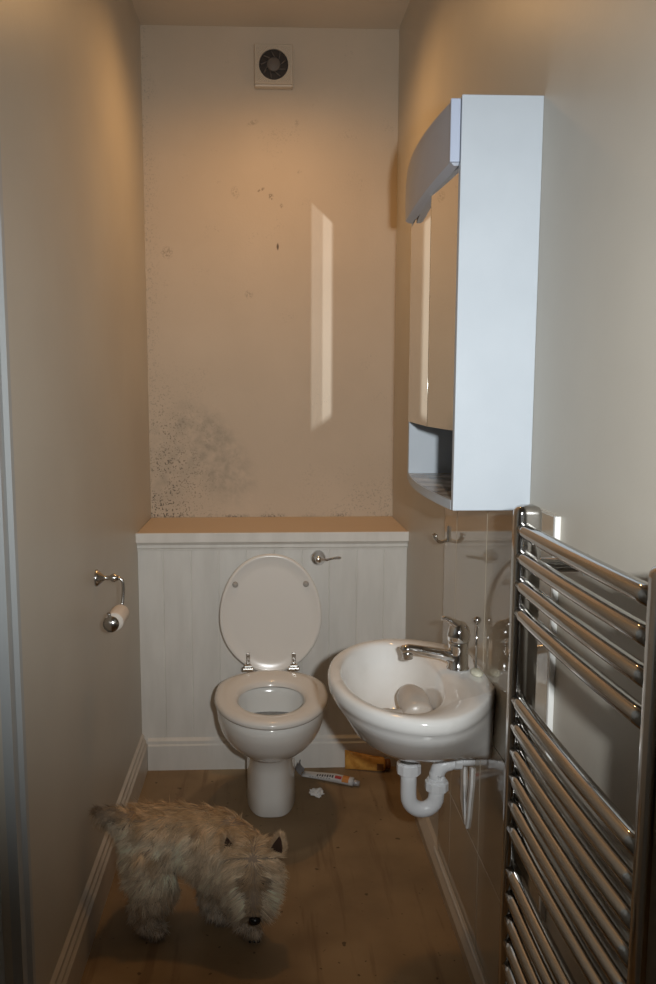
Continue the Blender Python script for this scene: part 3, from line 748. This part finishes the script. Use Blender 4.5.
# crumpled paper
bm = B(); bmesh.ops.create_icosphere(bm, subdivisions=3, radius=1)
for v in bm.verts:
    nrm = v.co.copy(); q = noise.noise(nrm * 2.3) * .55 + noise.noise(nrm * 6) * .35
    v.co = Vector((.168 + nrm.x * .022 * (1 + q) + .010 * max(0, -nrm.z), 2.672 + nrm.y * .024 * (1 + q), .011 + nrm.z * .011 * (1 + q * .9)))
    v.co.z = max(.0005, v.co.z)
tag(obj('crumpled_paper', bm, M['paper']), 'small scrap of crumpled white paper on floor by toilet', 'paper scrap')

# ceiling lamp (above the frame, gives the warm light)
t = thing('ceiling_lamp', 'small round ceiling lamp holder above the toilet', 'ceiling lamp', (.02, 2.66, ZC))
bm = B(); lathe(bm, (.02, 2.66, ZC), (0, 0, -1), [(.05, 0), (.05, .015), (.03, .03), (.018, .035), (.018, .06), (0, .061)], 28); obj('lamp_base', bm, M['ceilingwhite'], t, True)

# ------------------------------------------------------------------ dog
def capsules(segs, voxel=.007):
    bm = B()
    for (p, r1, q, r2) in segs:
        p, q = Vector(p), Vector(q); n = max(2, int((q - p).length / .012))
        for k in range(n + 1):
            f = k / n; c = p.lerp(q, f); r = r1 + (r2 - r1) * f
            bmesh.ops.create_icosphere(bm, subdivisions=2, radius=r, matrix=Matrix.Translation(c))
    me = bpy.data.meshes.new('tmp'); bm.to_mesh(me); bm.free()
    o = bpy.data.objects.new('tmp', me); C.objects.link(o)
    md = o.modifiers.new('r', 'REMESH'); md.mode = 'VOXEL'; md.voxel_size = voxel
    s = o.modifiers.new('s', 'SMOOTH'); s.factor = .6; s.iterations = 6
    dg = bpy.context.evaluated_depsgraph_get(); dg.update()
    me2 = bpy.data.meshes.new_from_object(o.evaluated_get(dg))
    bpy.data.objects.remove(o); return me2
J = dict(rump=(-.318, 2.025, .242), hipN=(-.312, 1.985, .19), hipF=(-.320, 2.065, .19), mid=(-.22, 2.015, .245), chest=(-.13, 1.995, .215), wither=(-.13, 1.995, .245), neck=(-.085, 1.965, .225),
         skull=(-.040, 1.925, .212), muz=(-.036, 1.878, .145), nose=(-.036, 1.852, .112))
segs = [
    (J['rump'], .074, J['mid'], .074), (J['mid'], .074, J['chest'], .086), (J['chest'], .086, J['neck'], .072), (J['neck'], .070, J['skull'], .064), (J['wither'], .070, J['rump'], .070),
    (J['skull'], .064, (-.038, 1.910, .190), .060), ((-.038, 1.903, .180), .056, J['muz'], .042), (J['muz'], .042, (-.036, 1.864, .124), .026),
    # near hind leg: thigh, knee forward, hock back, paw
    (J['hipN'], .066, (-.295, 1.965, .125), .056), ((-.295, 1.965, .125), .054, (-.325, 1.965, .075), .040), ((-.325, 1.965, .075), .038, (-.312, 1.955, .030), .033), ((-.312, 1.955, .028), .030, (-.292, 1.940, .022), .025),
    (J['hipF'], .060, (-.300, 2.070, .115), .046), ((-.300, 2.070, .115), .044, (-.330, 2.070, .070), .032), ((-.330, 2.070, .07), .030, (-.318, 2.06, .026), .026), ((-.318, 2.06, .024), .024, (-.295, 2.05, .020), .022),
    # front legs
    ((-.105, 1.965, .170), .050, (-.085, 1.955, .090), .034), ((-.085, 1.955, .090), .033, (-.060, 1.945, .030), .027), ((-.060, 1.945, .026), .026, (-.040, 1.925, .020), .023),
    ((-.150, 2.010, .170), .052, (-.152, 2.010, .090), .040), ((-.152, 2.010, .090), .038, (-.145, 2.010, .030), .032), ((-.145, 2.010, .028), .029, (-.122, 1.995, .022), .026),
    # tail
    ((-.355, 2.010, .275), .034, (-.395, 1.990, .305), .026), ((-.395, 1.990, .305), .025, (-.438, 1.970, .330), .015),
]
me = capsules(segs)
me.polygons.foreach_set('use_smooth', [True] * len(me.polygons)); me.materials.clear(); me.materials.append(M['skin'])
me.name = 'dog'
dog = bpy.data.objects.new('dog', me); C.objects.link(dog)
tag(dog, 'small shaggy cream terrier sniffing the floor with head down', 'dog')
# ---- ears, nose, eyes
F_ = Vector((0, -.52, -.85)).normalized()      # muzzle direction
T_ = Vector((0, -.85, .52)).normalized()       # top-of-head direction
S_ = Vector((1, 0, 0))
sk_ = Vector(J['skull'])
ears = []
for s in (-1, 1):
    bm = B(); base = sk_ + S_ * s * .056 - F_ * .022 + T_ * .036
    tip = base + S_ * s * .012 - F_ * .042 + T_ * .016
    a = S_ * .019; n_ = T_ * .006
    ringA = [base - a, base + T_ * .010 , base + a, base - T_ * .008]
    rings = []
    for f in (0, .3, .6, .85, 1.0):
        c = base.lerp(tip, f); sc_ = (1 - f ** 1.6) * .95 + .05
        rings.append([tuple(c + a * sc_ * math.cos(2 * PI * k / 12) + n_ * sc_ * (math.sin(2 * PI * k / 12) if math.sin(2 * PI * k / 12) < 0 else -.15 * math.sin(2 * PI * k / 12))) for k in range(12)])
    loft(bm, rings); o = obj('ear', bm, M['earin'], dog, True); ears.append((base, tip, s))
bm = B(); bmesh.ops.create_uvsphere(bm, u_segments=16, v_segments=10, radius=1)
nc = Vector(J['nose']) + F_ * .006 + T_ * .008
for v in bm.verts: v.co = nc + S_ * v.co.x * .0150 + F_ * v.co.y * .011 + T_ * v.co.z * .0115
obj('nose', bm, M['nose'], dog, True)
for s in (-1, 1):
    bm = B(); bmesh.ops.create_uvsphere(bm, u_segments=12, v_segments=8, radius=.0075)
    ec = sk_ + F_ * .045 + T_ * .046 + S_ * s * .024
    for v in bm.verts: v.co += ec
    obj('eye', bm, M['eye'], dog, True)
# paw pads / claws hint on the forward paw
bm = B()
for k in range(3):
    c = Vector((-.050 + k * .011, 1.901, .012)); bmesh.ops.create_icosphere(bm, subdivisions=1, radius=.0042, matrix=Matrix.Translation(c))
obj('claws', bm, M['nose'], dog, True)
# ---- coat: hair strands as a child mesh
def sample_fur(me, count, seed=3):
    rnd = random.Random(seed); me.calc_loop_triangles(); tris = me.loop_triangles; V = me.vertices
    import bisect
    cum = []; s = 0
    for t_ in tris: s += t_.area; cum.append(s)
    for _ in range(count):
        i = bisect.bisect(cum, rnd.random() * s); t_ = tris[min(i, len(tris) - 1)]
        a, b_ = rnd.random(), rnd.random()
        if a + b_ > 1: a, b_ = 1 - a, 1 - b_
        p = V[t_.vertices[0]].co * (1 - a - b_) + V[t_.vertices[1]].co * a + V[t_.vertices[2]].co * b_
        n = (V[t_.vertices[0]].normal * (1 - a - b_) + V[t_.vertices[1]].normal * a + V[t_.vertices[2]].normal * b_).normalized()
        yield p, n, rnd
verts, faces, cols = [], [], []
ec0 = sk_ + F_ * .045 + T_ * .050 + S_ * .024; ec1 = sk_ + F_ * .045 + T_ * .050 - S_ * .024
WHITE = Vector((.80, .67, .50)); GING = Vector((.52, .31, .14)); DARK = Vector((.16, .10, .06)); GREY = Vector((.40, .35, .30))
def strand(p, n, dr, ln, col, wd, rnd, tipcol=None):
    side = dr.cross(n + Vector((rnd.uniform(-.8, .8), rnd.uniform(-.8, .8), rnd.uniform(-.8, .8))))
    if side.length < 1e-4: return
    side.normalize(); i0 = len(verts); S = 4
    v = n * .55 + dr * .75
    pos = p - n * .001
    for k in range(S + 1):
        f = k / S; w_ = wd * (1 - f) ** .7 * .5
        if k == S: verts.append(tuple(pos)); cols.append(tipcol or col)
        else:
            verts.append(tuple(pos - side * w_)); verts.append(tuple(pos + side * w_)); cols.append(col); cols.append(col)
        v = (v + dr * .55 + Vector((0, 0, -.16))).normalized(); pos = pos + v * ln / S
        if pos.z < .0015: pos.z = .0015
        if pos.x < XL + .003: pos.x = XL + .003
    for k in range(S - 1): faces.append((i0 + 2 * k, i0 + 2 * k + 1, i0 + 2 * k + 3, i0 + 2 * k + 2))
    faces.append((i0 + 2 * S - 2, i0 + 2 * S - 1, i0 + 2 * S))
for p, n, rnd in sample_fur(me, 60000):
    j = Vector((rnd.gauss(0, 1), rnd.gauss(0, 1), rnd.gauss(0, 1)))
    cl = noise.noise_vector(p * 45)
    head = (p - Vector((-.037, 1.900, .180))).length < .100 and p.y < 1.958 and p.x > -.105
    hd = p - sk_
    if head:
        along = hd.dot(F_); lat = hd.dot(S_); topd = hd.dot(T_)
        if (p - nc).length < .020: continue
        dr = S_ * (1 if lat > 0 else -1) * min(1.1, abs(lat) / .012) + F_ * (.45 if along > -.01 else -.3) - T_ * .25
        ln = .030 if along < .02 else .034; jit = .22
        base = WHITE.lerp(GING, max(0, min(1, .75 - along * 12)) * .62)
        if abs(lat) < .016 and along > .0: base = base.lerp(GING * .5, .65)
        if along > .045 and topd > .0 and abs(lat) < .018: ln = .013
        if .030 < along < .060 and .010 < abs(lat) < .034: base = base.lerp(DARK, .65); ln = .022
    elif p.x < -.372 and p.z > .25:     # tail
        dr = Vector((-.8, -.3, .30)) if n.z > -.2 else Vector((-.5, -.2, -.6)); ln = .026; jit = .35
        base = WHITE.lerp(DARK, .7 if n.z > -.1 else .15); base = base.lerp(DARK, min(1, max(0, (-.40 - p.x) / .04)) * .5)
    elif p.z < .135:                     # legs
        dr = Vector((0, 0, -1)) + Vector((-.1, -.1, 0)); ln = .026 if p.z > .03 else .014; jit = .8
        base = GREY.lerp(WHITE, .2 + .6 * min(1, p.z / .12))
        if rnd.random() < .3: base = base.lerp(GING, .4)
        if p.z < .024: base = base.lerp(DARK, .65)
    else:
        dr = Vector((-.62, -.05, -.72)) if n.z < .75 else Vector((-1, -.15, -.15)); ln = .036; jit = .36
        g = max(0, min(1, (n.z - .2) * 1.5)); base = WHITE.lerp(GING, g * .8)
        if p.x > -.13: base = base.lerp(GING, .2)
    dr = (dr + j * jit * .5 + cl * (1.5 if p.z < .135 else 1.2 if not head else .6))
    dr = dr - n * min(0, dr.dot(n)) * .8
    dr.normalize()
    tone = noise.noise(p * 70) * .6 + .06 + rnd.uniform(-.18, .15)
    c_ = base * (1 + tone)
    if noise.noise(p * 24 + Vector((5, 5, 5))) > .12: c_ = c_.lerp(GING * .7, .35)
    c_ = tuple(max(.01, min(.9, q)) for q in c_) + (1,)
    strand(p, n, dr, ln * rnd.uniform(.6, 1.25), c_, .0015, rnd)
rnd = random.Random(9)
for base, tip, s in ears:               # fringe round each ear, dark hollow left open in front
    for k in range(1300):
        f = rnd.random(); c = base.lerp(tip, f); sc_ = 1 - f ** 1.6
        a = rnd.uniform(-PI, 0) if rnd.random() < .66 else rnd.choice([rnd.uniform(0, .5), rnd.uniform(PI - .5, PI)])
        nn = (S_ * math.cos(a) + T_ * math.sin(a)).normalized()
        p = c + S_ * .019 * sc_ * math.cos(a) + T_ * .006 * sc_ * math.sin(a)
        dr = (tip - base).normalized() + nn * .5 + Vector((rnd.gauss(0, .25), rnd.gauss(0, .25), rnd.gauss(0, .25)))
        c_ = WHITE.lerp(GING, .35 + rnd.random() * .4); strand(p, nn, dr.normalized(), rnd.uniform(.010, .019), tuple(c_) + (1,), .0012, rnd)
fm = bpy.data.meshes.new('coat'); fm.from_pydata(verts, [], faces)
ca = fm.color_attributes.new('coat', 'FLOAT_COLOR', 'POINT')
ca.data.foreach_set('color', [c for q in cols for c in q])
fm.polygons.foreach_set('use_smooth', [True] * len(fm.polygons))
fm.materials.append(M['fur'])
fo = bpy.data.objects.new('hair', fm); C.objects.link(fo); fo.parent = dog
fo['label'] = 'long shaggy cream and ginger coat'
